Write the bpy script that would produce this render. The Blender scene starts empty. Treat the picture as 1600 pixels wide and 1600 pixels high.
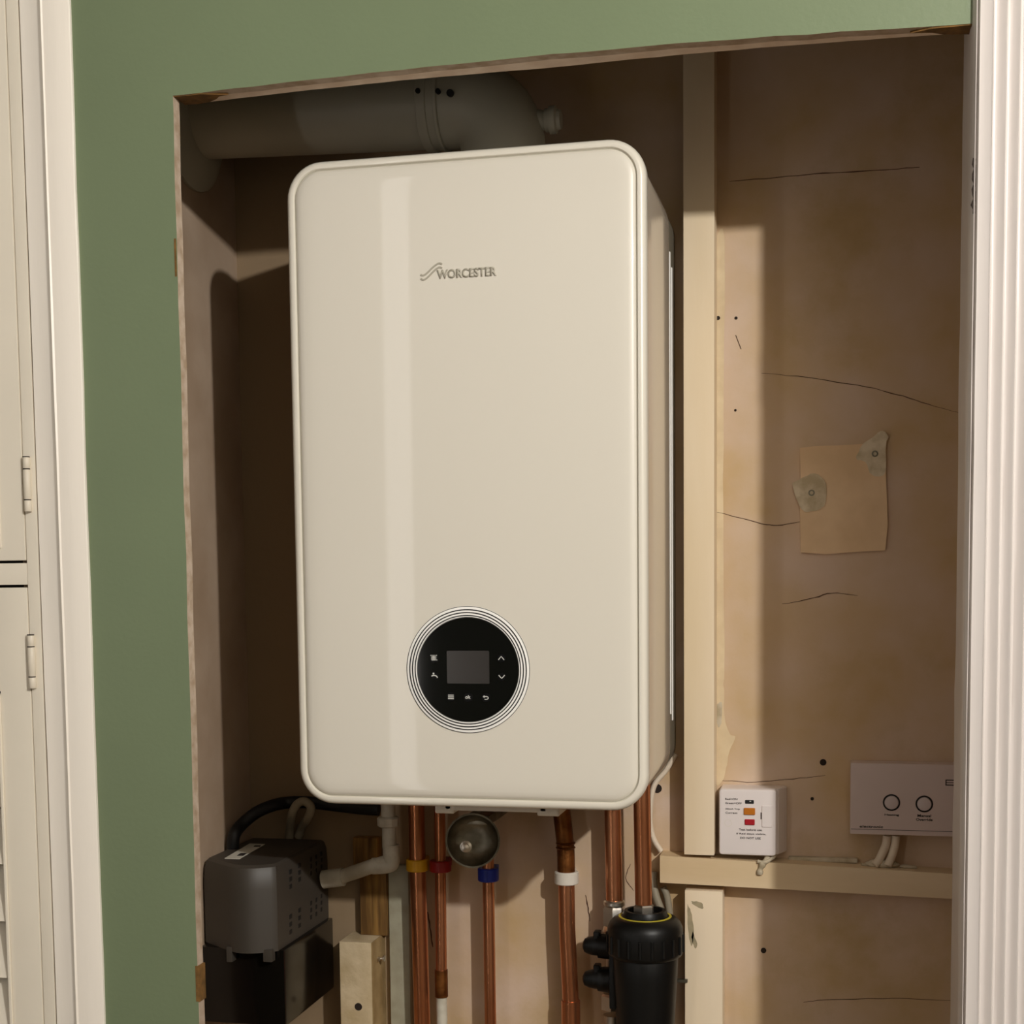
import bpy, bmesh, math, random
from mathutils import Vector, Matrix
random.seed(7)
PI = math.pi
scene = bpy.context.scene
col = scene.collection

# ------------------------------------------------------------------ camera
# world: X right, Y into the wall, Z up; the boiler's front lower left corner is (0,0,0)
CAM = Vector((0.6176, -1.5858, 0.2616))
R_RIGHT = Vector((0.9749, 0.2224, -0.0110))
R_DOWN = Vector((0.0075, -0.0821, -0.9966))
R_FWD = Vector((-0.2225, 0.9715, -0.0817))
FPX, CX, CY = 2289.3, 800.0, 1086.1
cam_d = bpy.data.cameras.new('camera')
cam = bpy.data.objects.new('camera', cam_d)
col.objects.link(cam)
cam.matrix_world = Matrix(((R_RIGHT.x, -R_DOWN.x, -R_FWD.x, CAM.x),
                           (R_RIGHT.y, -R_DOWN.y, -R_FWD.y, CAM.y),
                           (R_RIGHT.z, -R_DOWN.z, -R_FWD.z, CAM.z),
                           (0, 0, 0, 1)))
cam_d.sensor_width = 36
cam_d.lens = FPX / 1600 * 36
cam_d.shift_y = (CY - 800) / 1600
cam_d.clip_start = 0.01
scene.camera = cam


def at(px, py, Y=None, X=None):
    """where the measured line of sight meets a real plane Y=... or X=..."""
    d = R_RIGHT * ((px - CX) / FPX) + R_DOWN * ((py - CY) / FPX) + R_FWD
    t = (Y - CAM.y) / d.y if Y is not None else (X - CAM.x) / d.x
    return CAM + d * t


# ------------------------------------------------------------------ materials
def lin(c):
    return tuple(((v / 255) / 12.92 if v / 255 <= .04045 else ((v / 255 + .055) / 1.055) ** 2.4) for v in c)


def mat(name, rgb, rough=.5, metal=0., noise=0., nscale=20., bump=0., bscale=80., second=None, stain=None,
        coat=0., spec=.5, stretch=(1, 1, 1), nlo=.35, nhi=.65, dark_x=None):
    m = bpy.data.materials.new(name)
    m.use_nodes = True
    nt = m.node_tree
    b = nt.nodes['Principled BSDF']
    b.inputs['Roughness'].default_value = rough
    b.inputs['Metallic'].default_value = metal
    b.inputs['Coat Weight'].default_value = coat
    b.inputs['Specular IOR Level'].default_value = spec
    base = lin(rgb) + (1,)
    b.inputs['Base Color'].default_value = base
    tc = nt.nodes.new('ShaderNodeTexCoord')
    geo = nt.nodes.new('ShaderNodeNewGeometry')
    mp = nt.nodes.new('ShaderNodeMapping')
    mp.inputs['Scale'].default_value = stretch
    nt.links.new(geo.outputs['Position'], mp.inputs['Vector'])
    cur = None
    if second is not None or noise:
        n = nt.nodes.new('ShaderNodeTexNoise')
        n.inputs['Scale'].default_value = nscale
        n.inputs['Detail'].default_value = 6
        nt.links.new(mp.outputs[0], n.inputs['Vector'])
        r = nt.nodes.new('ShaderNodeValToRGB')
        r.color_ramp.elements[0].position = nlo
        r.color_ramp.elements[1].position = nhi
        sc = lin(second) if second is not None else tuple(v * (1 - noise) for v in lin(rgb))
        r.color_ramp.elements[0].color = sc + (1,)
        r.color_ramp.elements[1].color = base
        nt.links.new(n.outputs['Fac'], r.inputs['Fac'])
        cur = r.outputs['Color']
        if stain is not None:
            n2 = nt.nodes.new('ShaderNodeTexNoise')
            n2.inputs['Scale'].default_value = nscale * .33
            n2.inputs['Detail'].default_value = 8
            n2.inputs['Roughness'].default_value = .65
            nt.links.new(mp.outputs[0], n2.inputs['Vector'])
            r2 = nt.nodes.new('ShaderNodeValToRGB')
            r2.color_ramp.elements[0].position = .52
            r2.color_ramp.elements[0].color = (0, 0, 0, 1)
            r2.color_ramp.elements[1].position = .7
            r2.color_ramp.elements[1].color = (1, 1, 1, 1)
            nt.links.new(n2.outputs['Fac'], r2.inputs['Fac'])
            mx = nt.nodes.new('ShaderNodeMixRGB')
            mx.inputs['Color2'].default_value = lin(stain) + (1,)
            nt.links.new(r2.outputs['Color'], mx.inputs['Fac'])
            nt.links.new(cur, mx.inputs['Color1'])
            cur = mx.outputs['Color']
        if dark_x:      # blends to a darker brown towards the cupboard's left side
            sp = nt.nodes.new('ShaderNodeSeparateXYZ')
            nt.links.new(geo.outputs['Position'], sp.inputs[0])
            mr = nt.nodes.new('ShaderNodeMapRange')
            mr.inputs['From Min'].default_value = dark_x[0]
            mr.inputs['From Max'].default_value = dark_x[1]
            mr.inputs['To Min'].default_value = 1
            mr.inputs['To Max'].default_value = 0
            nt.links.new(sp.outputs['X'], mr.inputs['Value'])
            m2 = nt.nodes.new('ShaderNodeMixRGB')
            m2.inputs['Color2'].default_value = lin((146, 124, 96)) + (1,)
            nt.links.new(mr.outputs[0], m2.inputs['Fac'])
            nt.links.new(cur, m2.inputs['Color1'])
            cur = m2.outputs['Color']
        nt.links.new(cur, b.inputs['Base Color'])
    if bump:
        n3 = nt.nodes.new('ShaderNodeTexNoise')
        n3.inputs['Scale'].default_value = bscale
        n3.inputs['Detail'].default_value = 5
        nt.links.new(mp.outputs[0], n3.inputs['Vector'])
        bp = nt.nodes.new('ShaderNodeBump')
        bp.inputs['Strength'].default_value = bump
        bp.inputs['Distance'].default_value = .002
        nt.links.new(n3.outputs['Fac'], bp.inputs['Height'])
        nt.links.new(bp.outputs[0], b.inputs['Normal'])
    return m


M = {}
M['green'] = mat('sage_green_paint', (117, 131, 100), .42, noise=.05, nscale=6, bump=.10, bscale=160)
M['green_edge'] = mat('green_paint_dark', (90, 104, 78), .6, noise=.1)
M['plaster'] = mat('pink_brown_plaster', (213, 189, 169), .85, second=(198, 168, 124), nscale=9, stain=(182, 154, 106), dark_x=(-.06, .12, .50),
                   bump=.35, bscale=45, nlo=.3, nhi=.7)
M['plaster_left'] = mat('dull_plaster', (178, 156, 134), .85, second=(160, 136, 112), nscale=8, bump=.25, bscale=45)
M['board_edge'] = mat('plasterboard_edge', (196, 178, 160), .85, second=(168, 146, 122), nscale=60, bump=.5, bscale=150)
M['head'] = mat('head_lining_skim', (240, 222, 204), .85, second=(224, 202, 182), nscale=40, bump=.4, bscale=120)
M['torn'] = mat('torn_brown_paper', (128, 92, 44), .9, second=(92, 66, 26), nscale=90, bump=.6, bscale=200)
M['gloss_white'] = mat('white_gloss_paint', (216, 208, 203), .35, noise=.05, nscale=14, bump=.25, bscale=60,
                       stretch=(1, 1, .15))
M['casing_white'] = mat('off_white_casing_paint', (248, 240, 228), .4, noise=.06, nscale=12, bump=.3, bscale=50,
                        stretch=(1, 1, .12))
M['casing_dull'] = mat('off_white_satin_door', (234, 225, 208), .5, noise=.03, nscale=12, bump=.06, bscale=60)
M['hinge'] = mat('painted_hinge', (220, 210, 192), .45, noise=.04)
M['gap'] = mat('dark_gap', (40, 28, 20), .9, noise=.1)
M['boiler'] = mat('boiler_white_enamel', (221, 215, 202), .36, noise=.006, nscale=4, coat=.25)
M['bezel'] = mat('boiler_bezel_white', (226, 220, 206), .28, noise=.01, nscale=5, coat=.3)
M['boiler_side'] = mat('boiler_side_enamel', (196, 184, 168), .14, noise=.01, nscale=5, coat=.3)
M['boiler_rear'] = mat('boiler_rear_grey', (120, 114, 100), .35, noise=.03, nscale=8)
M['groove'] = mat('groove_grey', (176, 170, 154), .6, noise=.03)
M['black_glass'] = mat('black_glass', (10, 12, 10), .05, noise=.05)
M['display'] = mat('display_grey', (44, 40, 36), .22, noise=.05, nscale=30)
M['button_black'] = mat('button_black', (6, 6, 6), .3, noise=.05, spec=.15)
M['icon'] = mat('icon_grey', (206, 206, 200), .5, noise=.02)
M['ring_white'] = mat('ring_white', (250, 248, 243), .3, noise=.01)
M['ring_black'] = mat('ring_black', (14, 13, 12), .4, noise=.03)
M['logo'] = mat('logo_silver', (172, 166, 150), .35, noise=.05)
M['flue'] = mat('flue_white_metal', (176, 172, 156), .45, noise=.05, nscale=8)
M['black_hole'] = mat('test_port_black', (10, 8, 6), .6, noise=.05)
M['copper'] = mat('copper_pipe', (214, 148, 108), .30, metal=.92, second=(184, 116, 76), nscale=14, stain=(150, 96, 60),
                  bump=.1, bscale=90, stretch=(1, 1, .3))
M['copper_old'] = mat('tarnished_copper', (150, 96, 48), .42, metal=.85, second=(96, 54, 24), nscale=40, bump=.4, bscale=120)
M['yellow'] = mat('yellow_plastic', (216, 160, 14), .45, noise=.08, nscale=60)
M['red'] = mat('red_plastic', (150, 14, 10), .45, noise=.08, nscale=60)
M['blue'] = mat('blue_plastic', (16, 40, 150), .4, noise=.08, nscale=60)
M['white_plastic'] = mat('white_plastic', (226, 218, 204), .4, noise=.03, nscale=30)
M['pvc'] = mat('white_pvc', (206, 200, 184), .45, second=(180, 172, 154), nscale=40)
M['chrome'] = mat('plated_nut', (220, 212, 200), .34, metal=1., noise=.12, nscale=60, bump=.15)
M['steel'] = mat('dull_steel', (150, 144, 128), .38, metal=.85, second=(104, 98, 82), nscale=40, bump=.3, bscale=120)
M['black_plastic'] = mat('black_plastic', (14, 14, 13), .42, noise=.15, nscale=40, bump=.06, spec=.3)
M['black_rubber'] = mat('black_rubber_hose', (14, 15, 18), .5, noise=.15, nscale=50)
M['yellow_green'] = mat('yellow_green_ring', (206, 190, 60), .4, noise=.1, nscale=60)
M['grey_plastic'] = mat('pump_grey_plastic', (66, 60, 53), .5, noise=.06, nscale=30, bump=.05)
M['grey_dark'] = mat('pump_slot_dark', (22, 19, 16), .7, noise=.05)
M['label'] = mat('paper_label', (206, 202, 188), .6, noise=.05, nscale=60)
M['ink'] = mat('printed_ink', (70, 62, 58), .7, noise=.03)
M['ink_dark'] = mat('printed_ink_dark', (28, 20, 18), .7, noise=.03)
M['tank'] = mat('pump_tank_black', (14, 11, 9), .16, noise=.1, nscale=12)
M['timber'] = mat('cream_painted_timber', (240, 221, 192), .6, second=(230, 208, 172), nscale=10, bump=.25, bscale=60,
                  stretch=(1, 1, .15), stain=(222, 200, 172))
M['timber_h'] = mat('cream_painted_batten', (230, 208, 174), .6, second=(214, 188, 148), nscale=10, bump=.25, bscale=60,
                    stretch=(.2, 1, 1), stain=(190, 160, 126))
M['raw_wood'] = mat('raw_brown_wood', (196, 150, 78), .8, second=(96, 66, 26), nscale=60, bump=.6, bscale=60,
                    stretch=(1, 1, .08))
M['block'] = mat('painted_wood_block', (214, 194, 160), .7, second=(190, 168, 130), nscale=30, bump=.4, bscale=90)
M['block_side'] = mat('block_side_wood', (168, 142, 98), .8, second=(140, 114, 72), nscale=30, bump=.4, bscale=90)
M['grey_paint'] = mat('grey_painted_strip', (172, 168, 146), .6, second=(154, 148, 126), nscale=30, bump=.2)
M['spur'] = mat('spur_white_plastic', (232, 222, 218), .3, noise=.015, nscale=20)
M['amber'] = mat('amber_button', (196, 116, 28), .35, noise=.1, nscale=80)
M['red_button'] = mat('red_button', (176, 28, 40), .35, noise=.1, nscale=80)
M['ctrl'] = mat('lilac_white_plastic', (214, 196, 190), .4, noise=.03, nscale=20)
M['ctrl_btn'] = mat('lilac_grey_button', (212, 198, 196), .4, noise=.03)
M['cable'] = mat('white_flex', (222, 206, 184), .5, noise=.04)
M['cable_grey'] = mat('grey_flex', (150, 140, 120), .5, noise=.04)
M['filler'] = mat('white_filler', (206, 194, 172), .8, second=(176, 162, 134), nscale=60, bump=.7, bscale=120)
M['patch'] = mat('tan_board_patch', (236, 206, 168), .8, second=(222, 190, 150), nscale=18, bump=.2)
M['tape'] = mat('scrim_tape', (222, 208, 182), .7, second=(190, 172, 138), nscale=60, bump=.3)
M['crack'] = mat('plaster_crack', (88, 60, 44), .9, noise=.1)
M['hall'] = mat('hall_paint', (112, 106, 94), .7, noise=.03, nscale=5)
M['hall_dark'] = mat('hall_rear_paint', (106, 100, 90), .75, noise=.03, nscale=5)
M['hall_white'] = mat('hall_door_white', (238, 232, 224), .4, noise=.02)
M['floor'] = mat('oak_floor', (120, 98, 72), .5, second=(104, 84, 58), nscale=6, stretch=(1, 8, 1))
M['ceil'] = mat('ceiling_white', (176, 170, 160), .8, noise=.02)


M['streak_glow'] = mat('streak_glow', (200, 196, 190), .3)  # glow added for the streak mirrored in the boiler front
M['streak_glow'].node_tree.nodes['Principled BSDF'].inputs['Emission Color'].default_value = (1, .95, .92, 1)
M['streak_glow'].node_tree.nodes['Principled BSDF'].inputs['Emission Strength'].default_value = 6.5

M['fill_glow'] = mat('fill_glow', (200, 196, 190), .3)  # weak glow added to brighten the boiler and casing from the left
M['fill_glow'].node_tree.nodes['Principled BSDF'].inputs['Emission Color'].default_value = (1, .97, .92, 1)
M['fill_glow'].node_tree.nodes['Principled BSDF'].inputs['Emission Strength'].default_value = .55

# ------------------------------------------------------------------ object helpers
def wpos(o):
    v = Vector(o.location)
    while o.parent:
        o = o.parent
        v += Vector(o.location)
    return v


def obj(name, bm, mats, parent=None, smooth=35, props=None):
    if not isinstance(mats, (list, tuple)):
        mats = [mats]
    bmesh.ops.recalc_face_normals(bm, faces=bm.faces)
    me = bpy.data.meshes.new(name)
    zs = [v.co.z for v in bm.verts]
    xs = [v.co.x for v in bm.verts]
    ys = [v.co.y for v in bm.verts]
    c = Vector(((min(xs) + max(xs)) / 2, (min(ys) + max(ys)) / 2, min(zs)))
    bmesh.ops.translate(bm, verts=bm.verts, vec=-c)
    bm.to_mesh(me)
    bm.free()
    for m in mats:
        me.materials.append(m)
    if smooth:
        me.shade_smooth()
        me.set_sharp_from_angle(angle=math.radians(smooth))
    o = bpy.data.objects.new(name, me)
    col.objects.link(o)
    if parent:
        o.parent = parent
        o.location = c - wpos(parent)
    else:
        o.location = c
    if props:
        for k, v in props.items():
            o[k] = v
    return o


def thing(name, label, cat, loc, group=None):
    o = bpy.data.objects.new(name, None)
    o.empty_display_size = .03
    col.objects.link(o)
    o.location = loc
    o['label'] = label
    o['category'] = cat
    if group:
        o['group'] = group
    return o


def tag(o, label, cat, group=None):
    o['label'] = label
    o['category'] = cat
    if group:
        o['group'] = group
    return o


def struct(name, bm, m, parent=None, smooth=35):
    o = obj(name, bm, m, parent, smooth)
    if parent is None:
        o['kind'] = 'structure'
    return o


def box(bm, x0, x1, y0, y1, z0, z1, bev=0., seg=2, mi=0):
    vs = [bm.verts.new((x, y, z)) for x in (x0, x1) for y in (y0, y1) for z in (z0, z1)]
    idx = [(0, 1, 3, 2), (4, 6, 7, 5), (0, 4, 5, 1), (2, 3, 7, 6), (0, 2, 6, 4), (1, 5, 7, 3)]
    fs = [bm.faces.new([vs[i] for i in f]) for f in idx]
    for f in fs:
        f.material_index = mi
    if bev:
        es = list({e for f in fs for e in f.edges})
        bmesh.ops.bevel(bm, geom=es, offset=bev, segments=seg, profile=.7, affect='EDGES')
    return bm


def nb():
    return bmesh.new()


def frame_of(d):
    d = d.normalized()
    a = Vector((0, 0, 1)) if abs(d.z) < .9 else Vector((1, 0, 0))
    u = d.cross(a).normalized()
    return u, d.cross(u).normalized()


def cyl(bm, p0, p1, r0, r1=None, n=28, cap=True, mi=0, phase=0.):
    p0, p1 = Vector(p0), Vector(p1)
    r1 = r0 if r1 is None else r1
    u, w = frame_of(p1 - p0)
    a = [bm.verts.new(p0 + (u * math.cos(2 * PI * i / n + phase) + w * math.sin(2 * PI * i / n + phase)) * r0) for i in range(n)]
    b = [bm.verts.new(p1 + (u * math.cos(2 * PI * i / n + phase) + w * math.sin(2 * PI * i / n + phase)) * r1) for i in range(n)]
    fs = [bm.faces.new((a[i], a[(i + 1) % n], b[(i + 1) % n], b[i])) for i in range(n)]
    if cap:
        fs.append(bm.faces.new(a[::-1]))
        fs.append(bm.faces.new(b))
    for f in fs:
        f.material_index = mi
    return bm


def lathe(bm, c, axis, prof, n=40, mi=0, cap=True):
    """prof: list of (distance along axis, radius)"""
    c = Vector(c)
    ax = Vector(axis).normalized()
    u, w = frame_of(ax)
    rings = []
    for (h, r) in prof:
        rings.append([bm.verts.new(c + ax * h + (u * math.cos(2 * PI * i / n) + w * math.sin(2 * PI * i / n)) * max(r, 1e-5)) for i in range(n)])
    for a, b in zip(rings, rings[1:]):
        for i in range(n):
            f = bm.faces.new((a[i], a[(i + 1) % n], b[(i + 1) % n], b[i]))
            f.material_index = mi
    if cap:
        for rg in (rings[0][::-1], rings[-1]):
            f = bm.faces.new(rg)
            f.material_index = mi
    return bm


def spline(pts, k=8):
    pts = [Vector(p) for p in pts]
    if len(pts) < 3:
        return pts
    P = [2 * pts[0] - pts[1]] + pts + [2 * pts[-1] - pts[-2]]
    out = []
    for i in range(1, len(P) - 2):
        a, b, c, d = P[i - 1:i + 3]
        for j in range(k):
            t = j / k
            out.append(.5 * ((2 * b) + (c - a) * t + (2 * a - 5 * b + 4 * c - d) * t * t + (3 * b - a - 3 * c + d) * t ** 3))
    out.append(pts[-1])
    return out


def tube(bm, pts, r, n=16, mi=0, flat=None):
    pts = [Vector(p) for p in pts]
    rs = r if isinstance(r, (list, tuple)) else [r] * len(pts)
    u = None
    rings = []
    for i, p in enumerate(pts):
        d = (pts[min(i + 1, len(pts) - 1)] - pts[max(i - 1, 0)]).normalized()
        if u is None:
            u, w = frame_of(d)
        else:
            u = (u - d * u.dot(d)).normalized()
            w = d.cross(u).normalized()
        rings.append([bm.verts.new(p + (u * math.cos(2 * PI * k / n) + w * math.sin(2 * PI * k / n)) * rs[i]) for k in range(n)])
    for a, b in zip(rings, rings[1:]):
        for i in range(n):
            f = bm.faces.new((a[i], a[(i + 1) % n], b[(i + 1) % n], b[i]))
            f.material_index = mi
    for rg in (rings[0][::-1], rings[-1]):
        f = bm.faces.new(rg)
        f.material_index = mi
    return bm


def prism_y(bm, poly, y0, y1, mi=0, mi_side=None):
    """poly in XZ extruded along Y"""
    a = [bm.verts.new((x, y0, z)) for x, z in poly]
    b = [bm.verts.new((x, y1, z)) for x, z in poly]
    n = len(poly)
    f = bm.faces.new(a); f.material_index = mi
    f = bm.faces.new(b[::-1]); f.material_index = mi
    for i in range(n):
        f = bm.faces.new((a[i], b[i], b[(i + 1) % n], a[(i + 1) % n]))
        f.material_index = mi if mi_side is None else mi_side
    return bm


def prism_z(bm, poly, z0, z1, mi=0):
    a = [bm.verts.new((x, y, z0)) for x, y in poly]
    b = [bm.verts.new((x, y, z1)) for x, y in poly]
    n = len(poly)
    f = bm.faces.new(a[::-1]); f.material_index = mi
    f = bm.faces.new(b); f.material_index = mi
    for i in range(n):
        f = bm.faces.new((a[i], a[(i + 1) % n], b[(i + 1) % n], b[i]))
        f.material_index = mi
    return bm


def ribbon(bm, pts, w, y0, y1, mi=0):
    """polyline in XZ with width w, extruded along Y"""
    P = [Vector((p[0], p[1])) for p in pts]
    L, Rr = [], []
    for i, p in enumerate(P):
        d = (P[min(i + 1, len(P) - 1)] - P[max(i - 1, 0)]).normalized()
        nrm = Vector((-d.y, d.x))
        ww = w[i] if isinstance(w, (list, tuple)) else w
        L.append(p + nrm * ww / 2)
        Rr.append(p - nrm * ww / 2)
    for i in range(len(P) - 1):
        prism_y(bm, [tuple(L[i]), tuple(L[i + 1]), tuple(Rr[i + 1]), tuple(Rr[i])], y0, y1, mi)
    return bm


def rrect(x0, x1, z0, z1, r, n=10):
    out = []
    for cx, cz, a0 in ((x1 - r, z1 - r, 0), (x0 + r, z1 - r, PI / 2), (x0 + r, z0 + r, PI), (x1 - r, z0 + r, 3 * PI / 2)):
        for i in range(n + 1):
            a = a0 + PI / 2 * i / n
            out.append((cx + r * math.cos(a), cz + r * math.sin(a)))
    return out


def rings_y(bm, x0, x1, z0, z1, r, prof, mi=0, n=10, cap0=True, cap1=True):
    """rounded rectangle rings: prof = (inset, Y) from front to back"""
    rings = []
    for ins, y in prof:
        rr = max(r - ins, .0008)
        rings.append([bm.verts.new((x, y, z)) for x, z in rrect(x0 + ins, x1 - ins, z0 + ins, z1 - ins, rr, n)])
    k = len(rings[0])
    for a, b in zip(rings, rings[1:]):
        for i in range(k):
            f = bm.faces.new((a[i], b[i], b[(i + 1) % k], a[(i + 1) % k]))
            f.material_index = mi
    if cap0:
        f = bm.faces.new(rings[0]); f.material_index = mi
    if cap1:
        f = bm.faces.new(rings[-1][::-1]); f.material_index = mi
    return bm


def annulus(bm, cx, cz, r0, r1, y0, y1, n=96, mi=0):
    V = [[bm.verts.new((cx + r * math.cos(2 * PI * i / n), y, cz + r * math.sin(2 * PI * i / n))) for i in range(n)]
         for r, y in ((r0, y0), (r1, y0), (r1, y1), (r0, y1))]
    for k in range(4):
        a, b = V[k], V[(k + 1) % 4]
        for i in range(n):
            f = bm.faces.new((a[i], a[(i + 1) % n], b[(i + 1) % n], b[i]))
            f.material_index = mi
    return bm


def disc(bm, cx, cz, r, y0, y1, n=64, bev=0, mi=0):
    prof = [(0, r - bev), (bev, r), (y1 - y0, r)] if bev else [(0, r), (y1 - y0, r)]
    return lathe(bm, (cx, y0, cz), (0, 1, 0), prof, n, mi)


def text(name, s, x, z, y, m, parent, width=None, height=None, align='LEFT', depth=.0004, shear=0., rot=0., bold=0.):
    cu = bpy.data.curves.new(name, 'FONT')
    cu.body = s
    cu.size = 1
    cu.offset = bold
    tmp = bpy.data.objects.new(name + '_tmp', cu)
    col.objects.link(tmp)
    dg = bpy.context.evaluated_depsgraph_get()
    me = bpy.data.meshes.new_from_object(tmp.evaluated_get(dg))
    bpy.data.objects.remove(tmp)
    bpy.data.curves.remove(cu)
    bm = nb()
    bm.from_mesh(me)
    bpy.data.meshes.remove(me)
    xs = [v.co.x for v in bm.verts]; ys = [v.co.y for v in bm.verts]
    w0, h0 = max(xs) - min(xs), max(ys) - min(ys)
    sx = width / w0 if width else height / h0
    sz = height / h0 if height else sx
    mx, my = min(xs), min(ys)
    off = {'LEFT': 0, 'CENTER': -w0 * sx / 2}[align]
    for v in bm.verts:
        a, b = (v.co.x - mx) * sx + off, (v.co.y - my) * sz
        a, b = a * math.cos(rot) - b * math.sin(rot), a * math.sin(rot) + b * math.cos(rot)
        v.co = (x + a, y, z + b)
    r = bmesh.ops.extrude_face_region(bm, geom=list(bm.faces))
    bmesh.ops.translate(bm, verts=[v for v in r['geom'] if isinstance(v, bmesh.types.BMVert)], vec=(0, depth, 0))
    return obj(name, bm, m, parent, smooth=0)


# ------------------------------------------------------------------ room shell
FZ, CZ = -1.25, 1.62           # floor and ceiling heights
YW, YB = -.100, .310           # face of the green wall, face of the cupboard's back wall
XL = -.193                     # cupboard's left wall
XO, ZO = -.0855, .7735         # opening: left edge and head
XJ = .722                      # right jamb
XR = .79                       # cupboard's right wall

b = nb(); box(b, -1.7, 2.6, -2.4, .5, FZ - .05, FZ)
struct('floor', b, M['floor'])
b = nb(); box(b, -1.7, 2.6, -2.4, .5, CZ, CZ + .05)
struct('ceiling', b, M['ceil'])

# green wall: front face painted, cut edges bare board
def wavy(z0, z1, n, amp):
    return [(z0 + (z1 - z0) * i / n, random.uniform(-amp, amp)) for i in range(n + 1)]

b = nb()
top = [(XO + (XJ + .012 - XO) * i / 26, ZO + .0068 * math.sin(PI * i / 26) + random.uniform(-.0006, .0006)) for i in range(27)]
lefts = [(XO - .0022 * (1 - (z - FZ) / (ZO - FZ)) + d, z) for z, d in wavy(FZ, ZO - .02, 30, .0007)]
XC0 = at(141, 900, Y=YW).x     # where the casing starts
poly = [(XC0, FZ)] + lefts + [(XO, ZO)] + top[1:] + [(XJ + .012, CZ), (XC0, CZ)]
prism_y(b, poly, YW, YW + .015, 0, 1)
wf = struct('wall_front', b, [M['green'], M['board_edge']], smooth=0)
# head lining behind the board: its depth tapers to the right
b = nb()
hp = [(XO, .031), (.05, .030), (.2, .033), (.32, .038), (.42, .033), (.52, .029), (.62, .026), (.735, .025)]
n = 40
def lerp(tab, x):
    for (a, va), (c, vc) in zip(tab, tab[1:]):
        if a <= x <= c:
            return va + (vc - va) * (x - a) / (c - a)
    return tab[-1][1]
fr, bk = [], []
for i in range(n + 1):
    x = XO + (.734 - XO) * i / n
    z = ZO + .0068 * math.sin(PI * min(max((x - XO) / (XJ + .012 - XO), 0), 1)) + .0004
    fr.append((x, YW + .0145, z)); bk.append((x, YW + lerp(hp, x) + random.uniform(-.0007, .0007), z - .0004))
rows = []
for x, y, z in fr: pass
V = [[b.verts.new((p[0], p[1], p[2] + dz)) for p in L] for L, dz in ((fr, 0), (bk, 0), (bk, .05), (fr, .05))]
for k in range(4):
    A, Bq = V[k], V[(k + 1) % 4]
    for i in range(n):
        b.faces.new((A[i], A[i + 1], Bq[i + 1], Bq[i]))
b.faces.new([V[k][0] for k in range(4)]); b.faces.new([V[k][n] for k in range(4)][::-1])
obj('head_lining', b, M['head'], wf, smooth=0)
# torn brown paper at the corners
b = nb()
x0, x1 = XO, XO + .047
prism_z(b, [(x0, YW + .001), (x0 + .017, YW + .002), (x0 + .03, YW + .0005), (x1, YW + .006), (x1 + .012, YW + .010), (x1, YW + .013), (x1 - .006, YW + .02), (x0 + .03, YW + .027), (x0 + .018, YW + .030), (x0, YW + .030)], ZO - .0007, ZO + .001)
obj('torn_paper', b, M['torn'], wf, 0, {'label': 'torn brown board paper at the upper left corner'})
b = nb()
xr = .722
prism_z(b, [(.735, YW + .0005), (xr - .03, YW + .001), (xr - .05, YW + .008), (xr - .03, YW + .012), (xr - .018, YW + .02), (.735, YW + .027)], ZO - .0012, ZO + .001)
obj('torn_paper', b, M['torn'], wf, 0)
for pa, pb in ((372, 430), (1508, 1565)):
    za, zb = at(285, pa, Y=YW).z, at(310, pb, Y=YW).z
    b = nb()
    xo = XO - .0024
    box(b, xo - .001, XO - .0012 if pa < 1000 else XO + .0012, YW - .0004, YW + .0156, zb, za)
    obj('torn_paper', b, M['torn'], wf, 0)

# cupboard interior
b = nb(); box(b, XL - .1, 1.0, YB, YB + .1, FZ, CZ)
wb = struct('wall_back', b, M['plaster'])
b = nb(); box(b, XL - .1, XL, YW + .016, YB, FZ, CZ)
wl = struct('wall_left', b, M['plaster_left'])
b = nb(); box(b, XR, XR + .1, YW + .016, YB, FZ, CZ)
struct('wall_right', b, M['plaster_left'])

# the hall the photograph is taken from
b = nb(); box(b, -1.7, 2.6, -2.4, -2.3, FZ, CZ)
struct('wall_rear', b, M['hall_dark'])
b = nb(); box(b, -1.7, -1.6, -2.3, YW, FZ, CZ)
struct('wall_hall_left', b, M['hall'])
b = nb(); box(b, 2.5, 2.6, -2.3, YW, FZ, CZ)
struct('wall_hall_right', b, M['hall'])
b = nb(); box(b, .90, 2.5, YW, YW + .1, FZ, CZ)
struct('wall_front_right', b, M['hall'])
b = nb(); box(b, -1.6, -.62, YW, YW + .1, FZ, CZ)
struct('wall_front_left', b, M['hall'])
# unseen glowing panel added on the hall's left wall as soft fill
b = nb(); box(b, -1.6, -1.59, -2.1, -1.1, -.4, 1.1)
struct('fill_glow_panel', b, M['fill_glow'])
# unseen white door casing, added across the hall for the streak in the enamel
b = nb(); box(b, -.70, -.62, -2.3, -2.275, FZ, 1.6, .004)
struct('trim_4', b, M['hall_white'])
b = nb(); box(b, -.62, -.548, -2.3, -2.29, -.9, 1.59)
struct('streak_glow_panel', b, M['streak_glow'])  # unseen glowing strip, added for the pale streak on the boiler front

# ------------------------------------------------------------------ cracks, holes and patch in the back wall
def crack(pts, w):
    b = nb()
    P = [at(px, py, Y=YB) for px, py in pts]
    S = spline([(p.x, 0, p.z) for p in P], 5)
    P2 = [(p.x + random.uniform(-.0004, .0004), p.z + random.uniform(-.0006, .0006)) for p in S]
    ws = [w * (.35 + .65 * math.sin(PI * (i + .5) / len(P2))) * random.uniform(.6, 1.2) for i in range(len(P2))]
    ribbon(b, P2, ws, YB - .0004, YB + .0008)
    obj('crack', b, M['crack'], wb, 0)

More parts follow.
